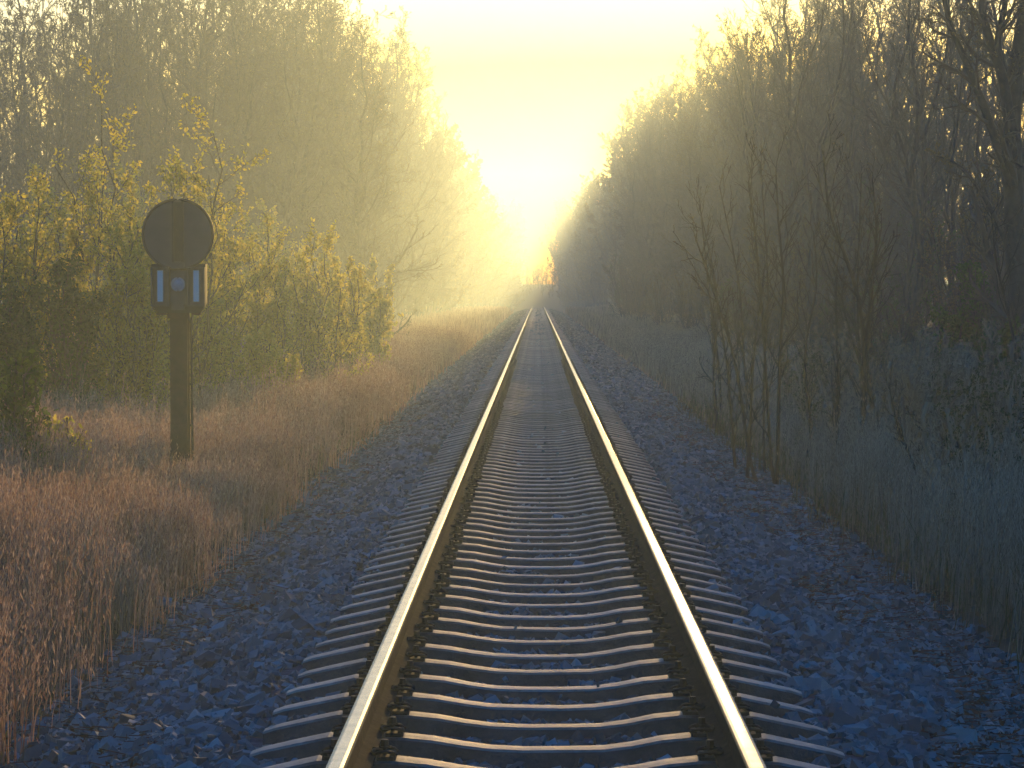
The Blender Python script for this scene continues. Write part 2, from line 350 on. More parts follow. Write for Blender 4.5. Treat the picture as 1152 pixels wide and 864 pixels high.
# housing
hw = 30.5 * u; h0, h1 = sz_(352), sz_(297); ch = .075
ol = [(-hw + ch, h0), (hw - ch, h0), (hw - .012, h0 + ch), (hw, h0 + ch + .03), (hw, h1), (-hw, h1), (-hw, h0 + ch + .03), (-hw + .012, h0 + ch)]
mb = MB(); mb.prism_y(ol, -.115, .04)
hs = link('housing', mb.mesh('housing'), M['disc_rim'], sig)
for s in (-1, 1):
    mb = MB(); cx = s * .195; zc2 = (sz_(303) + sz_(340)) / 2; hh = (sz_(303) - sz_(340)) / 2
    mb.box((cx, -.121, zc2 - .01), (.098, .006, hh + .035)); mb.box((cx - s * .088, -.150, zc2 - .01), (.010, .03, hh + .035)); mb.box((cx + s * .088, -.150, zc2 - .01), (.010, .03, hh + .035))
    mb.box((cx, -.150, zc2 + hh + .018), (.077, .03, .008)); mb.box((cx, -.150, zc2 - hh - .038), (.077, .03, .008))
    p = link('side_panel', mb.mesh('side_panel'), M['box'], sig)
    mb = MB(); mb.box((cx + s * 0.0, -.1325, zc2 - .002), (.031, .0055, hh - .008)); link('reflector_strip', mb.mesh('reflector_strip'), M['reflector'], p)
mb = MB(); zc3 = sz_(320)
mb.box((0, -.125, zc3), (.085, .010, .22)); mb.box((0, -.14, sz_(299)), (.07, .028, .03)); mb.box((0, -.14, sz_(346)), (.07, .028, .028))
lh = link('lamp_housing', mb.mesh('lamp_housing'), M['box'], sig)
mb = MB(); th = np.linspace(0, 2 * PI, 33); P = np.stack([.068 * np.cos(th), np.full(33, -.146), zc3 + .068 * np.sin(th)], -1)
mb.tubes(P[None], np.full((1, 33), .012), 6)
vz = np.linspace(0, 1, 6)
for k in range(7): 
    rr = .066 * math.cos(k / 7 * PI / 2); 
mb.tubes(np.array([[[0, -.136, zc3], [0, -.146, zc3], [0, -.156, zc3], [0, -.163, zc3], [0, -.1631, zc3]]]), np.array([[.063, .060, .046, .024, .001]]), 24)
link('lens', mb.mesh('lens', True), M['lens'], lh)
mb = MB(); mb.box((0, -.128, sz_(352) - .03), (.12, .012, .03)); mb.box((-.19, -.07, h0 - .012), (.05, .04, .012)); mb.box((.19, -.07, h0 - .012), (.05, .04, .012))
for s in (-1, 1): mb.tubes(np.array([[[s * .085, -.15, h0 - .03], [s * .085, -.138, h0 - .03]]]), np.array([[.014, .014]]), 6)
link('conduit', (lambda c: (c.tubes(np.array([[[.135, .0, -.3], [.135, 0, .6], [.13, -.02, 1.2], [.125, -.02, sz_(352) - .12], [.08, -.06, sz_(352) + .02]]]), np.full((1, 5), .014), 8), [c.box((.122, 0, z_), (.018, .03, .012)) for z_ in (.5, 1.0, 1.45)], c.mesh('conduit'))[-1])(MB()), M['disc_rim'], sig)
link('bracket', mb.mesh('bracket'), M['post'], sig)

# ------------------------------------------------------------------ woody plants
def interp_poly(P, R, t):
    N_, k, _ = P.shape; f = t * (k - 1); i = np.clip(f.astype(int), 0, k - 2); w = f - i
    n = np.arange(N_)[:, None]
    p = P[n, i] * (1 - w)[..., None] + P[n, i + 1] * w[..., None]
    T = P[n, i + 1] - P[n, i]; T /= np.linalg.norm(T, axis=-1, keepdims=True) + 1e-9
    r = R[n, i] * (1 - w) + R[n, i + 1] * w
    return p, T, r
def spawn(P, R, n, t0, ang, ratio, k, rng, up=0.15, wob=0.12, rmax=.7, rmin=.004, t1=1.0, tip=0.5, shrink=.55):
    N_ = len(P)
    t = t0 + (t1 - t0) * (np.arange(n)[None] + rng.random((N_, n))) / n
    p, T, r = interp_poly(P, R, t)
    L = np.linalg.norm(np.diff(P, axis=1), axis=2).sum(1)[:, None] * ratio * (1 - shrink * t) * rng.uniform(.6, 1.2, t.shape)
    rv = rng.normal(size=p.shape); perp = rv - (rv * T).sum(-1, keepdims=True) * T; perp /= np.linalg.norm(perp, axis=-1, keepdims=True) + 1e-9
    a = np.radians(rng.normal(ang, ang * .22, t.shape))[..., None]
    d = np.cos(a) * T + np.sin(a) * perp
    p = p.reshape(-1, 3); d = d.reshape(-1, 3); L = L.ravel(); r = np.maximum(r.ravel() * rmax, rmin)
    out = [p]; st = (L / (k - 1))[:, None]
    for j in range(k - 1):
        d = d + rng.normal(0, wob, d.shape) + np.array([0, 0, up]); d /= np.linalg.norm(d, axis=1, keepdims=True)
        out.append(out[-1] + d * st)
    rad = r[:, None] * np.linspace(1, tip, k)[None]
    return np.stack(out, 1), np.maximum(rad, rmin * .6)
def leaves(mb, C, size, rng, m=0, updown=0.0):
    n = len(C)
    if n == 0: return
    a = rng.normal(size=(n, 3)); a /= np.linalg.norm(a, axis=1, keepdims=True)
    b = rng.normal(size=(n, 3)); b -= (a * b).sum(1, keepdims=True) * a; b /= np.linalg.norm(b, axis=1, keepdims=True)
    s = size * rng.uniform(.6, 1.3, (n, 1))
    V = np.stack([C - a * s, C + b * s * .55 - a * s * .1, C + a * s, C - b * s * .55 - a * s * .1], 1)
    mb.add(V.reshape(-1, 3), q=np.arange(n * 4).reshape(-1, 4), m=m)
def pts_on(P, rng, n, t0=.2):
    t = rng.uniform(t0, 1, (len(P), n)); p, _, _ = interp_poly(P, np.zeros(P.shape[:2]), t)
    return p.reshape(-1, 3)
def stem(base, top, r0, r1, k, rng, wob=.04):
    base = np.array(base, float); top = np.array(top, float); t = np.linspace(0, 1, k)
    L = np.linalg.norm(top - base); w = np.cumsum(rng.normal(0, wob * L / math.sqrt(k) / 2, (k, 3)), 0); w -= w[0]; w = w - np.outer(t, w[-1]) ; w[:, 2] *= .2
    return (base + np.outer(t, top - base) + w), r0 + (r1 - r0) * t
def smooth_poly(pts, k):
    pts = np.array(pts, float); m_ = len(pts); t = np.linspace(0, m_ - 1, k); out = []
    for tt in t:
        i = min(int(tt), m_ - 2); f = tt - i; p0 = pts[max(i - 1, 0)]; p1 = pts[i]; p2 = pts[i + 1]; p3 = pts[min(i + 2, m_ - 1)]
        out.append(.5 * ((2 * p1) + (-p0 + p2) * f + (2 * p0 - 5 * p1 + 4 * p2 - p3) * f * f + (-p0 + 3 * p1 - 3 * p2 + p3) * f ** 3))
    return np.array(out)

def woody(h, rng, stems=1, spread=.12, r0=.13, n1=16, n2=6, n3=5, n4=2, t0=.25, ang=42, ratio=.42, up=.14, buds=1, budsize=.03, rtw=.008, lean=(0, 0), lowfill=0):
    """returns trunk MB, crown MB (mat 0 twigs, mat 1 buds / leaves)"""
    trunk = MB(); crown = MB(); Ps = []; Rs = []
    for s in range(stems):
        a = rng.uniform(0, 2 * PI); sp = spread * h * (rng.uniform(.5, 1) if stems > 1 else rng.uniform(0, .5))
        hh = h * rng.uniform(.8, 1)
        p, r = stem((math.cos(a) * .1 * (stems > 1), math.sin(a) * .1 * (stems > 1), -.15), (math.cos(a) * sp + lean[0], math.sin(a) * sp + lean[1], hh), r0 * (1 if stems == 1 else rng.uniform(.55, .9)), .018, 14, rng, .10)
        Ps.append(p); Rs.append(r)
    P0 = np.array(Ps); R0 = np.array(Rs); trunk.tubes(P0, R0, 8)
    P1, R1 = spawn(P0, R0, n1, t0, ang, ratio, 9, rng, up=up, wob=.13, rmax=.55, rmin=.012, tip=.35)
    P2, R2 = spawn(P1, R1, n2, .15, ang, .5, 6, rng, up=up * .7, wob=.14, rmax=.6, rmin=.009, tip=.4)
    P3, R3 = spawn(P2, R2, n3, .1, ang * .9, .55, 4, rng, up=up * .5, wob=.14, rmax=.7, rmin=rtw, tip=.5)
    crown.tubes(P1, R1, 5); crown.tubes(P2, R2, 4); crown.tubes(P3, R3, 3)
    last = P3
    if n4:
        P4, R4 = spawn(P3, R3, n4, .1, ang * .8, .7, 3, rng, up=.1, wob=.12, rmax=.8, rmin=rtw * .8, tip=.5, shrink=.2)
        crown.tubes(P4, R4, 3); last = P4
    if buds: leaves(crown, pts_on(last, rng, buds), budsize, rng, m=1)
    return trunk, crown
def make_plant(name, tc, mats_t, mats_c, loc, rz=0, sc=1, crown_name='crown', trunk_name='trunk'):
    e = empty(name, loc, rz, sc)
    link(trunk_name, tc[0].mesh(trunk_name, True), mats_t, e); link(crown_name, tc[1].mesh(crown_name), mats_c, e)
    return e

rt = np.random.default_rng(21)
BARK, TW = [M['bark']], [M['twig'], M['bud']]
specs_thick = [dict(h=13, stems=1, n1=30, n2=7, n3=5, n4=3, t0=.08, ang=48, ratio=.30, up=.14, r0=.14, buds=1, budsize=.035, rtw=.011),
               dict(h=13, stems=3, n1=16, n2=7, n3=5, n4=3, t0=.10, ang=38, ratio=.28, up=.20, r0=.13, buds=1, budsize=.035, rtw=.011),
               dict(h=13, stems=2, n1=22, n2=7, n3=5, n4=3, t0=.06, ang=45, ratio=.29, up=.16, r0=.15, buds=1, budsize=.035, rtw=.011),
               dict(h=13, stems=1, n1=34, n2=7, n3=5, n4=3, t0=.05, ang=55, ratio=.27, up=.16, r0=.13, buds=1, budsize=.035, rtw=.011)]
specs_tall = [dict(h=16, stems=2, spread=.07, n1=15, n2=7, n3=5, n4=2, t0=.32, ang=34, ratio=.30, up=.20, r0=.15, buds=1, budsize=.02, rtw=.007),
              dict(h=16, stems=1, n1=20, n2=7, n3=5, n4=2, t0=.30, ang=38, ratio=.32, up=.18, r0=.16, buds=1, budsize=.02, rtw=.007),
              dict(h=16, stems=3, spread=.10, n1=12, n2=7, n3=5, n4=2, t0=.35, ang=32, ratio=.30, up=.2, r0=.14, buds=1, budsize=.02, rtw=.007)]
def protos(specs, mt, mc): 
    out = []
    for s in specs:
        t, c = woody(rng=rt, **s); a = t.mesh('trunk', True); b = c.mesh('crown')
        for m_ in mt: a.materials.append(m_)
        for m_ in mc: b.materials.append(m_)
        out.append((a, b, s['h']))
    return out
thick = protos(specs_thick, BARK, TW); tall = protos(specs_tall, BARK, TW)
def put_tree(pr, x, y, h, label, group, name='bare_tree', wide=1.0, cat='tree', rz=None, parts=('trunk', 'crown')):
    e = empty(name, (x, y, float(tz(x, y)) - .05), rt.uniform(0, 2 * PI) if rz is None else rz); s = h / pr[2]; e.scale = (s * wide, s * wide, s)
    tag(e, label, cat, group)
    for nm, me in zip(parts, pr[:2]):
        o = bpy.data.objects.new(nm, me); COL.objects.link(o); o.parent = e
    return e

GL, GR = 'bare trees of the wood left of the track', 'bare trees of the wood right of the track'
# left block crossing the view behind the shrubs
for (px, d, top) in [(-10, 112, 5), (25, 120, -15), (60, 110, 15), (95, 124, -25), (128, 114, 0), (165, 120, -20), (200, 112, 10), (232, 125, -30), (268, 116, 5), (300, 122, -20), (335, 114, 0), (365, 126, -25), (395, 122, -5),
                     (10, 138, -30), (80, 140, -25), (150, 136, -35), (215, 141, -30), (285, 137, -30), (350, 142, -35), (-25, 130, 40), (15, 128, 60), (42, 132, 30), (78, 129, 50), (110, 133, 35), (-5, 146, 20), (60, 148, 25), (120, 147, 20), (45, 98, 70), (140, 96, 80), (250, 98, 75), (330, 104, 60), (395, 108, 55), (-20, 97, 60)]:
    x = xat(px, d); h = zat(top, d) - float(tz(x, d))
    put_tree(thick[rt.integers(4)], x, d, h * rt.uniform(.96, 1.04), 'bare hazy tree among those closing the view behind the yellow green shrubs', GL, wide=rt.uniform(.9, 1.25))
d = 112.
while d < 235:
    for X, hh in ((-9.6, 15.5 + (d - 112) * .02), (-13.5, 17.5), (-18, 18.5)):
        x = X + rt.uniform(-.8, .8); y = d + rt.uniform(-2, 2)
        put_tree(thick[rt.integers(4)], x, y, hh * rt.uniform(.9, 1.1), 'bare golden hazed tree in the rows along the left side of the track', GL, wide=rt.uniform(.85, 1.15))
    d += 6.2
# right side
def rtree(px, d, top, lab, pr=None, wide=1.0, rz=None, nm='bare_tree'):
    x = xat(px, d); h = zat(top, d) - float(tz(x, d))
    return put_tree(pr or tall[rt.integers(3)], x, d, h, lab, GR, wide=wide, rz=rz, name=nm)
rtree(893, 78, -60, 'slim bare tree, first tall trunk right of the sunlit sky gap', tall[1])
rtree(925, 70, -90, 'tall twin stemmed bare tree rising above the sapling thicket', tall[0])
rtree(948, 74, -70, 'tall bare tree just right of the twin stemmed tree', tall[1])
rtree(985, 82, -60, 'hazy bare tree between the twin stemmed tree and the dark pair of trunks', tall[2])
rtree(1016, 60, -110, 'dark straight bare trunk, left one of a close pair', tall[1])
rtree(1036, 62, -120, 'dark straight bare trunk, right one of a close pair', tall[0])
rtree(1075, 66, -90, 'bare tree seen between the dark pair and the gnarled tree', tall[2])
rtree(1120, 58, -120, 'bare tree standing behind the gnarled dark tree', tall[1])
rtree(1165, 52, -120, 'bare tree cut by the right edge of the photo', tall[0])
rtree(858, 92, -10, 'bare tree with arching branches at the edge of the bright sky', tall[2], 1.1)
for (px, d, top) in [(1000, 132, 60), (1012, 128, 50), (1024, 135, 60), (870, 100, 30), (905, 95, 40), (940, 105, 20), (975, 96, 50), (1010, 104, 10), (1045, 95, 40), (1080, 102, 10), (1115, 94, 30), (1150, 100, 0), (1185, 96, 0), (900, 84, 120), (965, 80, 110), (1030, 78, 110), (1090, 74, 120), (1145, 72, 110)]:
    rtree(px, d, top, 'bare tree deep in the blue shaded wood on the right', thick[rt.integers(4)], wide=rt.uniform(1, 1.3))
d = 104.
while d < 235:
    for X, hh in ((8.9, 11.3 + (d - 104) * .045), (12, 14.5 + (d - 104) * .03), (16.5, 16)):
        x = X + rt.uniform(-.7, .7); y = d + rt.uniform(-2, 2)
        put_tree(thick[rt.integers(4)], x, y, hh * rt.uniform(.9, 1.1), 'bare grey green hazed tree in the rows along the right side of the track', GR, wide=rt.uniform(.9, 1.2))
    d += 6.2
# far-off woods: one mass per side
def far_wood(side, label):
    mb = MB(); protos_ = []
    for k in range(3):
        t, c = woody(rng=rt, h=13, stems=1, n1=22, n2=6, n3=5, n4=0, t0=.05, ang=50, ratio=.30, up=.15, r0=.15, buds=2, budsize=.13, rtw=.03)
        protos_.append((t, c))
    spots = [(side * (.3 + .8 * k_ + rt.uniform(-.4, .4)), 575 + rt.uniform(0, 45), rt.uniform(3.5, 5)) for k_ in range(14)] + [(side * (.2 + .7 * k_), 560 + rt.uniform(0, 55), rt.uniform(3, 4.5)) for k_ in range(14)]
    d = 236.
    while d < 620:
        for k_, (X, hh) in enumerate(((0, 17.5), (4, 18.5), (9, 19)) + (((0, 0),) * (min(3, len(spots)) if d > 540 else 0))):
            X += np.interp(d, [236, 350, 480, 620], [9.6, 8.3, 6.3, 4.6]) if side < 0 else np.interp(d, [236, 350, 480, 620], [9.6, 8.6, 6.8, 5.0])
            x = side * (X + rt.uniform(-.6, .6)); y = d + rt.uniform(-3, 3)
            if hh == 0: x, y, hh = spots.pop()
            s = hh * rt.uniform(.9, 1.1) / 13 * 1; a = rt.uniform(0, 2 * PI); R = np.array([[math.cos(a), -math.sin(a), 0], [math.sin(a), math.cos(a), 0], [0, 0, 1]]) * s
            for mm, mi in ((protos_[rt.integers(3)][0], 0), (protos_[rt.integers(3)][1], None)):
                V = np.vstack(mm.V) @ R.T + np.array([x, y, float(tz(x, y))])
                Q = np.vstack(mm.Q); qm = np.concatenate(mm.qm)
                mb.Q.append((Q + mb.n).astype(np.int32)); mb.qm.append((qm + 1 if mi is None else qm).astype(np.int32)); mb.V.append(V.astype(np.float32)); mb.n += len(V)
        d += 7.5
    tag(link('woods', mb.mesh('woods'), [M['bark'], M['twig'], M['bud']]), label, 'woods', kind='stuff')
far_wood(-1, 'far-off wood on the left melting into the golden haze'); far_wood(1, 'far-off wood on the right melting into the pale haze')

# gnarled dark tree at the top right, limbs traced in space with real thickness
def guided(name, d, limbs, label, cat, group=None, n1=9, n2=6, n3=5, n4=2, ratio=.35, mats=None, leafs=0, leafsize=.03, rtw=.006, ang=42, t0=.2, depth=.5, up=.12, tn='trunk', cn='crown', sides=8):
    bx_, by_ = limbs[0][0][0]
    b = at(bx_, by_, d); gz_ = float(tz(b[0], d)); e = empty(name, (b[0], d, gz_)); tag(e, label, cat, group)
    tr = MB(); cr = MB(); o = np.array([b[0], d, gz_])
    for pts, w0, w1 in limbs:
        rr = np.random.default_rng(int(abs(pts[-1][0] * 7 + pts[-1][1]) + 3)); dd = rr.uniform(-depth, depth)
        P = np.array([at(px, py, d + dd * i / max(1, len(pts) - 1)) for i, (px, py) in enumerate(pts)]) - o
        P = smooth_poly(P, 16)[None]; R = np.linspace(w0, w1, 16)[None] * d / F / 2 * (1.25 if name == 'sapling' else 1); tr.tubes(P, R, sides)
        P1, R1 = spawn(P, R, n1, t0, ang, ratio, 8, rr, up=up, wob=.15, rmax=.55, rmin=.006, tip=.35)
        P2, R2 = spawn(P1, R1, n2, .1, ang, .5, 5, rr, up=up * .6, wob=.15, rmax=.6, rmin=.005, tip=.4)
        cr.tubes(P1, R1, 5); cr.tubes(P2, R2, 4); last = P2
        if n3: P3, R3 = spawn(P2, R2, n3, .1, ang, .6, 4, rr, up=up * .4, wob=.15, rmax=.7, rmin=rtw * .8, tip=.5); cr.tubes(P3, R3, 3); last = P3
        if n4: P4, R4 = spawn(P3, R3, n4, .1, ang, .7, 3, rr, up=.05, wob=.15, rmax=.7, rmin=rtw * .7, tip=.5); cr.tubes(P4, R4, 3); last = P4
        if leafs: leaves(cr, pts_on(last, rr, leafs), leafsize, rr, m=1)
    link(tn, tr.mesh(tn, True), mats[0], e); link(cn, cr.mesh(cn), mats[1], e)
    return e
guided('gnarled_tree', 42, [([(1150, 520), (1146, 400), (1140, 250), (1136, 120), (1150, 20), (1160, -80)], 30, 14),
                            ([(1138, 190), (1128, 100), (1112, 50), (1102, 5), (1108, -60)], 14, 6),
                            ([(1136, 210), (1108, 130), (1086, 75), (1064, 20), (1050, -60)], 11, 5),
                            ([(1142, 160), (1120, 60), (1128, 0), (1120, -60)], 10, 5),
                            ([(1142, 300), (1110, 230), (1080, 190), (1050, 175)], 7, 2)],
       'gnarled dark tree with thick twisting limbs, topmost at the right edge', 'tree', GR, n1=9, ratio=.33, mats=(BARK, TW), leafs=1, leafsize=.02, n4=2, rtw=.008)
# saplings
SG = 'bare saplings on the right bank'
sap = [('leaning bare sapling, first one beside the ballast, tilting towards the track', 34, [([(852, 545), (843, 511), (826, 404), (799, 317), (783, 270)], 4.2, 1.4)]),
       ('thin upright bare sapling, second from the track', 34.6, [([(872, 545), (867, 511), (860, 395), (850, 273), (841, 205)], 4, 1.3)]),
       ('straight bare sapling close beside the thin upright one', 33.6, [([(874, 545), (875, 511), (877, 404), (881, 322), (875, 249), (872, 190)], 4.6, 1.4)]),
       ('tall forked bare sapling with the darkest stem of the thicket', 31.5, [([(965, 580), (967, 535), (972, 419), (967, 346), (953, 297), (932, 235), (925, 170)], 6, 1.8), ([(971, 430), (978, 340), (985, 270), (980, 200)], 4, 1.3)]),
       ('slim bare sapling just left of the forked one', 32.2, [([(933, 575), (935, 540), (943, 472), (943, 420), (940, 346), (942, 280)], 4, 1.3)]),
       ('bare sapling leaning left across the forked one', 31, [([(1020, 600), (1013, 560), (994, 492), (975, 433), (955, 370), (945, 330)], 4.4, 1.3)]),
       ('low crooked bare sapling, right of the leaning one', 27, [([(1063, 640), (1057, 599), (1033, 535), (1010, 480), (1000, 430)], 4.4, 1.4)]),
       ('arching bare sapling over the dry grass near the right edge', 27.5, [([(1125, 640), (1115, 600), (1090, 540), (1050, 500), (1030, 470)], 4.2, 1.4)]),
       ('bare sapling in front of the ivy green bush', 36, [([(1150, 520), (1147, 440), (1137, 370), (1120, 297), (1114, 240)], 4.4, 1.4)]),
       ('slight bare sapling between the leaning ones and the upright pair', 36, [([(905, 530), (912, 480), (905, 400), (918, 320), (914, 260)], 3.4, 1.2)])]
for lab, d_, limbs in sap:
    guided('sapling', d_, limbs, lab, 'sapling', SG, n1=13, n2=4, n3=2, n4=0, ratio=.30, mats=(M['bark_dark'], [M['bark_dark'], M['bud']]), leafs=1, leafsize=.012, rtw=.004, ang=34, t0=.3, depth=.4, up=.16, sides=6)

rs = np.random.default_rng(77)
for i in range(9):
    d_ = rs.uniform(33, 52); px = rs.uniform(830, 1130) if i > 4 else rs.uniform(800, 880); yb = VY + (CZ) / d_ * F; top = rs.uniform(170, 330); l_ = rs.normal(0, 22)
    w_ = rs.uniform(2.6, 4.2)
    guided('sapling', d_, [([(px, yb + 3), (px + l_ * .2, yb * .7 + top * .3), (px + l_ * .35 + rs.normal(0, 4), yb * .4 + top * .6), (px + l_, top)], w_, 1.1)],
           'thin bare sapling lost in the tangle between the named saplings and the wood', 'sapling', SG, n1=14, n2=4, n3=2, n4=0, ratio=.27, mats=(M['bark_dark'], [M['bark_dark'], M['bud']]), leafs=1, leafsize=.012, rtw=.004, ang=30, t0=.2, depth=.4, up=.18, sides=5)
# leafy shrubs on the left
LG = 'yellow green shrubs behind the signal'
def leafy(px, d, top, wpx, label, seed, name='leafy_shrub', mats=None, n1=11, leafn=12, ls=.035, group=LG, stems=7, t0=.12, lean=0):
    r_ = np.random.default_rng(seed); x = xat(px, d); g = float(tz(x, d)); h = zat(top, d) - g; w = wpx / F * d
    Ps, Rs = [], []
    for s in range(stems):
        a = 2 * PI * (s + r_.uniform(-.3, .3)) / stems; f = r_.uniform(.35, 1) if s else .05
        hh = h * (1 - .38 * f * r_.uniform(.3, 1.2)) if s else h
        p, q = stem((math.cos(a) * .12, math.sin(a) * .12, -.1), (math.cos(a) * w * f + lean * (1 if s == 0 else .5), math.sin(a) * w * f * .8, hh), .035, .008, 10, r_, .12)
        Ps.append(p); Rs.append(q)
    P0 = np.array(Ps); R0 = np.array(Rs); st = MB(); st.tubes(P0, R0, 6); fo = MB()
    P1, R1 = spawn(P0, R0, n1, t0, 42, .30, 6, r_, up=.16, wob=.14, rmax=.6, rmin=.005, tip=.4)
    P2, R2 = spawn(P1, R1, 9, .1, 42, .55, 4, r_, up=.1, wob=.15, rmax=.6, rmin=.004, tip=.5)
    fo.tubes(P1, R1, 4); fo.tubes(P2, R2, 3)
    C = pts_on(P2, r_, leafn, .1); C += r_.normal(0, .035, C.shape)
    C2 = pts_on(P0, r_, 14, .5) + r_.normal(0, .06, (len(P0) * 14, 3))
    # leaf clusters thinner in some parts so gaps open up
    den = np.sin(C[:, 0] * 3.1 + seed) + np.sin(C[:, 2] * 3.7 + seed * 2) + np.sin(C[:, 1] * 2.9)
    C = C[(den > -1.2) | (r_.random(len(C)) < .35)]
    leaves(fo, np.vstack([C, C2]), ls, r_, m=1)
    e = empty(name, (x, d, g)); tag(e, label, 'shrub', group)
    link('stems', st.mesh('stems', True), M['bark'], e); link('foliage', fo.mesh('foliage'), mats or [M['twig'], M['leaf']], e)
    return e
leafy(112, 43, 122, 62, 'tallest yellow green shrub, its spiky top just left above the signal board', 1, stems=8)
leafy(195, 44, 150, 52, 'yellow green shrub with a tip leaning right over the signal board', 2, lean=.6)
leafy(40, 42, 205, 60, 'broad yellow green shrub at the left edge behind the tallest one', 3, stems=9)
leafy(-25, 41, 190, 50, 'yellow green shrub cut off by the left edge of the photo', 4)
leafy(150, 40, 250, 60, 'darker green shrub low behind the post of the signal', 5, stems=9)
leafy(75, 39, 290, 60, 'dark leafed shrub low in front of the tallest shrub', 6, mats=[M['twig'], M['leaf_dark']], stems=9)
leafy(10, 38, 330, 50, 'dark leafed shrub in the shade at the left edge', 7, mats=[M['twig'], M['leaf_dark']], stems=9)
leafy(248, 50, 245, 42, 'yellow green shrub directly right of the signal board', 8)
leafy(300, 52, 255, 46, 'sunlit yellow shrub in the middle of the group right of the signal', 9, stems=8)
leafy(352, 54, 268, 42, 'sunlit yellow shrub, second from the right of its group', 10, stems=8)
leafy(388, 60, 300, 32, 'small sunlit yellow shrub ending the group on the right', 11)
leafy(420, 72, 330, 30, 'low hazy shrub where the left grass meets the wood', 12, ls=.05)
leafy(222, 47, 330, 50, 'olive shrub filling the gap beside the signal post', 13, stems=9)
leafy(300, 47, 380, 46, 'low olive shrub rising from the dry grass right of the signal', 14, stems=8)
leafy(14, 25, 405, 48, 'nearest leafy bush, at the left edge just behind the brown grass', 15, ls=.04, stems=8, n1=9, leafn=4, mats=[M['twig'], M['leaf_dark']])
leafy(72, 26, 470, 40, 'small leafy sprig just right of the nearest leafy bush', 16, ls=.04, stems=7, n1=8, leafn=3)
for i, (px, d_, top, w) in enumerate([(420, 92, 300, 50), (370, 84, 270, 60), (300, 88, 240, 60), (220, 84, 230, 60), (140, 80, 200, 60), (50, 78, 200, 60)]):
    leafy(px, d_, top, w * .8, 'hazy golden leafed shrub at the foot of the left wood', 40 + i, ls=.08, leafn=7, stems=7, group='leafy shrubs at the foot of the left wood', mats=[M['twig'], M['leaf']])
# right bank brush
RG = 'bushes under the wood on the right bank'
leafy(1130, 37, 372, 52, 'ivy green bush, the only bright green leaves at the right edge', 60, mats=[M['twig'], M['leaf_dark']], group=RG, stems=9, leafn=7, ls=.045)
leafy(1090, 46, 300, 40, 'dull green bush above and behind the ivy green bush', 61, mats=[M['twig_red'], M['leaf_dark']], group=RG)
rb = [(1030, 52, 330, 40), (985, 50, 350, 36), (930, 54, 340, 40), (890, 60, 330, 40), (850, 66, 330, 36), (815, 76, 325, 34), (780, 88, 320, 34), (750, 104, 315, 30), (722, 122, 310, 28), (1070, 44, 400, 44), (1010, 42, 420, 34), (1110, 48, 320, 40), (1160, 44, 300, 44), (700, 145, 312, 26), (680, 175, 310, 22), (955, 44, 440, 30), (1150, 56, 200, 60), (1080, 60, 230, 60), (1010, 66, 240, 50), (940, 72, 250, 50), (880, 80, 250, 46)]
shr = []
for k in range(3):
    t, c = woody(rng=rt, h=3.2, stems=7, spread=.35, n1=9, n2=5, n3=4, n4=2, t0=.06, ang=38, ratio=.4, up=.12, r0=.035, buds=2, budsize=.022, rtw=.004)
    a = t.mesh('stems', True); b = c.mesh('twigs'); a.materials.append(M['bark']); b.materials.append(M['twig_red' if k else 'twig']); b.materials.append(M['bud' if k else 'leaf_dark']); shr.append((a, b, 3.2))
rb += [(668 + 22 * i_, 205 - 3 * i_, 292 + 5 * (i_ % 3), 40) for i_ in range(14)] + [(960 + 17 * i_, 112 + 23 * (i_ % 3), 262 + 7 * (i_ % 4), 40) for i_ in range(13)]
for i, (px, d_, top, w) in enumerate(rb):
    x = xat(px, d_) + (max(0, 6.6 - xat(px, d_)) if d_ > 48 else 0); h = zat(top, d_) - float(tz(x, d_))
    put_tree(shr[i % 3], x, d_, h, 'bare twiggy bush filling the shade under the right hand wood', RG, name='twiggy_bush', wide=(1.25 if h < 3 else .9), cat='bush', parts=('stems', 'twigs'))

weed = []
for k in range(3):
    t, c = woody(h=1.9, rng=rt, stems=9, spread=.22, n1=9, n2=5, n3=3, n4=0, t0=.2, ang=30, ratio=.3, up=.2, r0=.011, buds=3, budsize=.022, rtw=.0035)
    a = t.mesh('stems', True); b = c.mesh('seed_heads'); a.materials.append(M['grass_dull']); b.materials.append(M['grass_dull']); b.materials.append(M['grass_dull' if k else 'grass_green']); weed.append((a, b, 1.9))
rw = np.random.default_rng(31)
for i in range(34):
    d_ = rw.uniform(17, 46); px = rw.uniform(880 if d_ > 25 else 960, 1160); x = max(xat(px, d_), 3.6 + rw.uniform(0, .8))
    put_tree(weed[i % 3], x, d_, rw.uniform(1.3, 2.0), 'tall pale dead weed with branching seed heads in the right hand grass', 'dead weeds standing in the right hand grass', name='dead_weed', cat='weed', wide=rw.uniform(.9, 1.4), parts=('stems', 'seed_heads'))

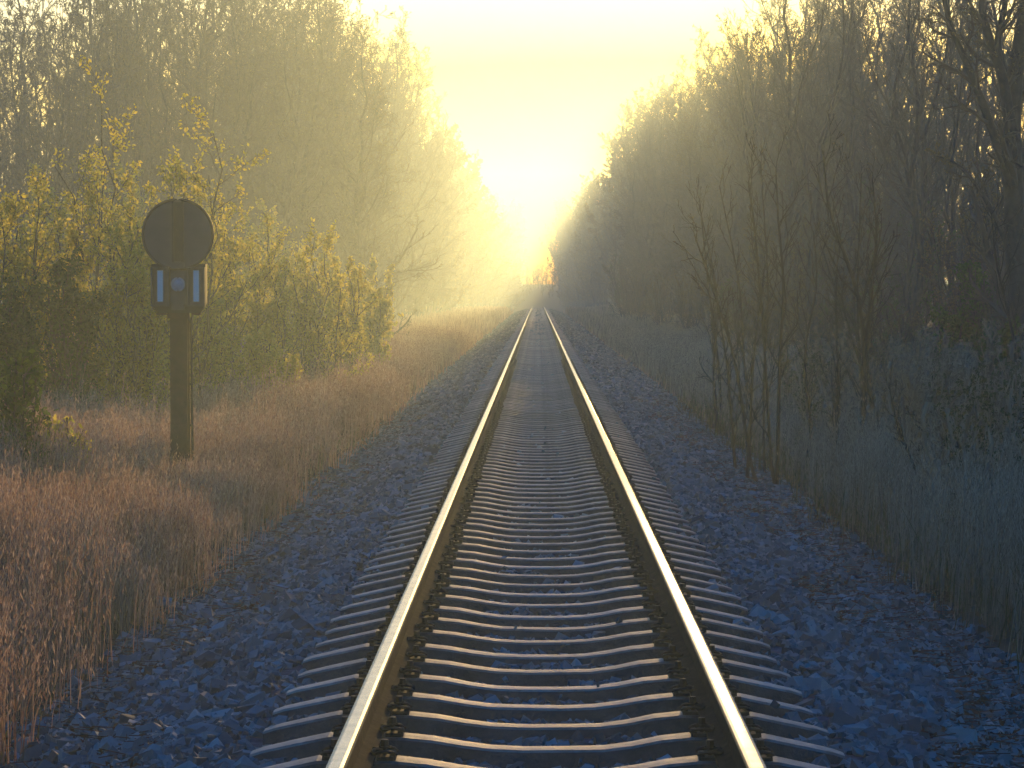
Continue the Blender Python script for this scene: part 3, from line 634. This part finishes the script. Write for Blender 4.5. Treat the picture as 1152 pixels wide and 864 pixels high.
# ------------------------------------------------------------------ grasses (stuff)
def grass(n, sample, h0, h1, w, rng, mi=0, head=True, lean=.18, mb=None):
    x, y = sample(n); n = len(x); z = tz(x, y)
    patch = .5 + .5 * np.sin(x * 1.7 + np.sin(y * .9) * 2) * np.sin(y * 1.1 + x * .6)
    cell = np.sin(np.floor(x * 3.3 + .6 * np.sin(y * 2.2)) * 12.9898 + np.floor(y * 1.7 + .5 * np.sin(x * 4)) * 78.233) * 43758.5453; cell = cell - np.floor(cell)
    edge_h = np.clip(.42 + (np.abs(x) - 2.5 - .25 * np.sin(y * 1.3)) * .75, .42, 1)
    h = rng.uniform(h0, h1, n) * (.6 + .28 * patch + .32 * cell) * edge_h; h = h * (1 - .38 * np.exp(-((x + 3.55) / .6) ** 2 - ((y - 26.5) / 4.5) ** 2)); a = rng.uniform(0, 2 * PI, n); l = np.abs(rng.normal(0, lean, n)) * h; bent = rng.random(n) < .12; l = np.where(bent, l * 2.8, l); h = np.where(bent, h * rng.uniform(.5, .9, n), h)
    dx, dy = np.cos(a) * l, np.sin(a) * l; dx += .06 * h
    fa = rng.uniform(0, PI, n); wx, wy = np.cos(fa) * w, np.sin(fa) * w
    wscale = np.maximum(1, y / 26.)          # farther stems stand for small bunches
    wx, wy = wx * wscale, wy * wscale
    b = np.stack([x, y, z - .03], -1); W = np.stack([wx, wy, wx * 0], -1)
    m1 = b + np.stack([dx * .3, dy * .3, h * .55], -1); m2 = b + np.stack([dx, dy, h], -1)
    V = np.stack([b - W, b + W, m1 + W * .8, m1 - W * .8, m2 - W * .25, m2 + W * .25], 1)
    base = np.arange(n)[:, None] * 6
    mb.add(V.reshape(-1, 3), q=np.concatenate([base + [0, 1, 2, 3], base + [3, 2, 5, 4]]), m=mi)
    if head:
        k = rng.random(n) < .75; b2 = m2[k]; hn = len(b2); ww = W[k]; hh = h[k]
        for q in range(9):
            o = rng.normal(0, .024, (hn, 3)) * wscale[k][:, None]; o[:, 2] = -rng.uniform(0, .30, hn) * hh
            c = b2 + o + np.stack([dx[k] / hh, dy[k] / hh, hh * 0], -1) * o[:, 2:3] * .9
            s = rng.uniform(.007, .017, hn)[:, None]; aa = rng.uniform(0, 2 * PI, hn); sd = np.stack([np.cos(aa), np.sin(aa), aa * 0], -1) * (w * 1.5 * wscale[k])[:, None]
            up = np.stack([np.cos(aa + 1) * .35, np.sin(aa + 1) * .35, np.ones(hn)], -1) * s * 1.6
            V = np.stack([c - up, c + sd, c + up, c - sd], 1); mb.add(V.reshape(-1, 3), q=np.arange(hn * 4).reshape(-1, 4), m=mi)
def samp(x0, x1, y0, y1, side, rng, edge=.9, bias=1.0):
    def f(n):
        y = y0 + (y1 - y0) * rng.random(n) ** bias; x = x0 + (x1 - x0) * rng.random(n)
        e = np.minimum(np.abs(x - x0), 9); wav = .3 * np.sin(y * .8) + .25 * np.sin(y * 2.1 + 1) + .2 * np.sin(y * 5.3)
        ok = e > (edge + wav) * rng.random(n) ** .7
        ok &= np.abs((x - CX) / y) < 0.235      # nothing far outside the view or a step beside it
        cl = np.sin(x * 2.3 + 1.1 * np.sin(y * 1.9)) + np.sin(y * 2.7 + x) + rng.normal(0, .6, n)
        ok &= cl > -1.3
        return x[ok], y[ok]
    return f
rg = np.random.default_rng(5)
mb = MB()
grass(70000, samp(-2.55, -7.5, 11, 32, -1, rg), .85, 1.25, .0028, rg, 0, mb=mb)
grass(60000, samp(-2.6, -13, 30, 60, -1, rg), .75, 1.05, .003, rg, 0, mb=mb)
grass(60000, samp(-2.7, -16, 55, 125, -1, rg), .7, 1.0, .003, rg, 0, mb=mb)
grass(26000, samp(-2.8, -12, 120, 330, -1, rg), .7, 1.0, .004, rg, 0, mb=mb, head=False)
grass(2600, samp(-2.9, -9, 12, 60, -1, rg), 1.0, 1.45, .0035, rg, 0, lean=.12, mb=mb)
grass(9000, samp(-2.5, -9, 14, 50, -1, rg), .3, .6, .005, rg, 1, head=False, lean=.4, mb=mb)
tag(link('dry_grass', mb.mesh('dry_grass'), [M['grass_red'], M['grass_green']]), 'tall reddish brown dry grass along the left of the track', 'grass', kind='stuff')
mb = MB()
grass(60000, samp(2.95, 8.5, 12, 34, 1, rg), .8, 1.25, .0026, rg, 0, mb=mb)
grass(60000, samp(3.0, 13, 32, 62, 1, rg), .65, 1.1, .003, rg, 0, mb=mb)
grass(60000, samp(3.0, 12, 60, 130, 1, rg), .7, 1.0, .003, rg, 0, mb=mb)
grass(26000, samp(3.0, 10, 125, 330, 1, rg), .7, 1.0, .004, rg, 0, mb=mb, head=False)
grass(5000, samp(3.1, 10, 14, 60, 1, rg), 1.0, 1.7, .0038, rg, 0, lean=.22, mb=mb)
grass(16000, samp(2.6, 9, 14, 60, 1, rg), .3, .6, .005, rg, 1, head=False, lean=.4, mb=mb)
tag(link('dry_grass', mb.mesh('dry_grass'), [M['grass_dull'], M['grass_green']]), 'tall dull purple brown dry grass along the right of the track', 'grass', kind='stuff')

mb = MB()
for sd, n_ in ((-1, 5000), (1, 9000)):
    y = 9 + 50 * rg.random(n_) ** 1.3; x = sd * (2.0 + np.abs(rg.normal(0, .65, n_)) + .3 * np.sin(y * .9)); z = np.maximum(bz(x, y), tz(x, y)) + .03
    leaves(mb, np.stack([x, y, z], -1), .022, rg)
    k = rg.random(n_) < .25; c = np.stack([x, y, z], -1)[k]; a = rg.uniform(0, 2 * PI, k.sum()); dv = np.stack([np.cos(a), np.sin(a), rg.normal(.1, .1, k.sum())], -1) * rg.uniform(.06, .22, (k.sum(), 1))
    mb.tubes(np.stack([c - dv, c + dv], 1), np.full((k.sum(), 2), .0028), 3)
tag(link('leaf_litter', mb.mesh('leaf_litter'), leafmat('litter', [(0.2, (.05, .035, .03)), (0.8, (.16, .11, .085))], 0.2)), 'dead leaves and broken stems strewn along the ballast edges', 'litter', kind='stuff')

# ------------------------------------------------------------------ haze
m, nt, out = mat('haze_air')
v = N(nt, 'VolumePrincipled'); v.inputs['Color'].default_value = (.58, .77, 1.0, 1); v.inputs['Density'].default_value = 0.00145; v.inputs['Anisotropy'].default_value = 0.70
nt.links.new(v.outputs[0], out.inputs['Volume'])
mb = MB(); mb.box((0, 310, 12.0), (165, 345, 18.5)); tag(link('haze', mb.mesh('haze'), m), 'pale morning haze filling the cutting', 'haze', kind='stuff')

# ------------------------------------------------------------------ light, sky, camera
EL, AZ = math.radians(4.9), math.radians(2.9)       # azimuth to the right of the track axis (+Y)
w = bpy.data.worlds.new('World'); S.world = w; w.use_nodes = True; nt = w.node_tree; nt.nodes.clear()
sky = nt.nodes.new('ShaderNodeTexSky'); sky.sky_type = 'NISHITA'; sky.sun_disc = False; sky.sun_elevation = EL; sky.sun_rotation = AZ
sky.air_density = 1.4; sky.dust_density = 2.2; sky.ozone_density = 7.0; sky.altitude = 100
bg = nt.nodes.new('ShaderNodeBackground'); bg.inputs[1].default_value = 0.15; wo = nt.nodes.new('ShaderNodeOutputWorld')
hs = nt.nodes.new('ShaderNodeHueSaturation'); hs.inputs['Saturation'].default_value = 2.05
nt.links.new(sky.outputs[0], hs.inputs['Color']); nt.links.new(hs.outputs[0], bg.inputs[0]); nt.links.new(bg.outputs[0], wo.inputs[0])
L = bpy.data.lights.new('sun', 'SUN'); L.energy = 2.6; L.angle = math.radians(.5); L.color = (1.0, .61, .175)
lo = bpy.data.objects.new('sun', L); COL.objects.link(lo); lo.location = (20, 300, 60)
from mathutils import Vector
dirv = Vector((math.sin(AZ) * math.cos(EL), math.cos(AZ) * math.cos(EL), math.sin(EL)))
lo.rotation_euler = dirv.to_track_quat('Z', 'Y').to_euler()

cam = bpy.data.cameras.new('camera'); cam.sensor_width = 36; cam.lens = F / 1152 * 36; cam.clip_end = 4000; cam.clip_start = .1
co = bpy.data.objects.new('camera', cam); COL.objects.link(co); co.location = (CX, 0, CZ)
co.rotation_euler = (PI / 2 - math.atan((432 - VY) / F), 0, math.atan((VX - 576) / F)); S.camera = co

S.render.engine = 'CYCLES'; c = S.cycles
c.max_bounces = 6; c.diffuse_bounces = 4; c.glossy_bounces = 2; c.transmission_bounces = 3; c.volume_bounces = 1; c.transparent_max_bounces = 4
c.use_denoising = True; c.denoiser = 'OPENIMAGEDENOISE'; c.denoising_input_passes = 'RGB_ALBEDO_NORMAL'
c.sample_clamp_indirect = 6; c.use_adaptive_sampling = False; c.caustics_reflective = False; c.caustics_refractive = False
S.view_settings.view_transform = 'Standard'; S.view_settings.look = 'None'; S.view_settings.exposure = 1.28; S.view_settings.gamma = 1
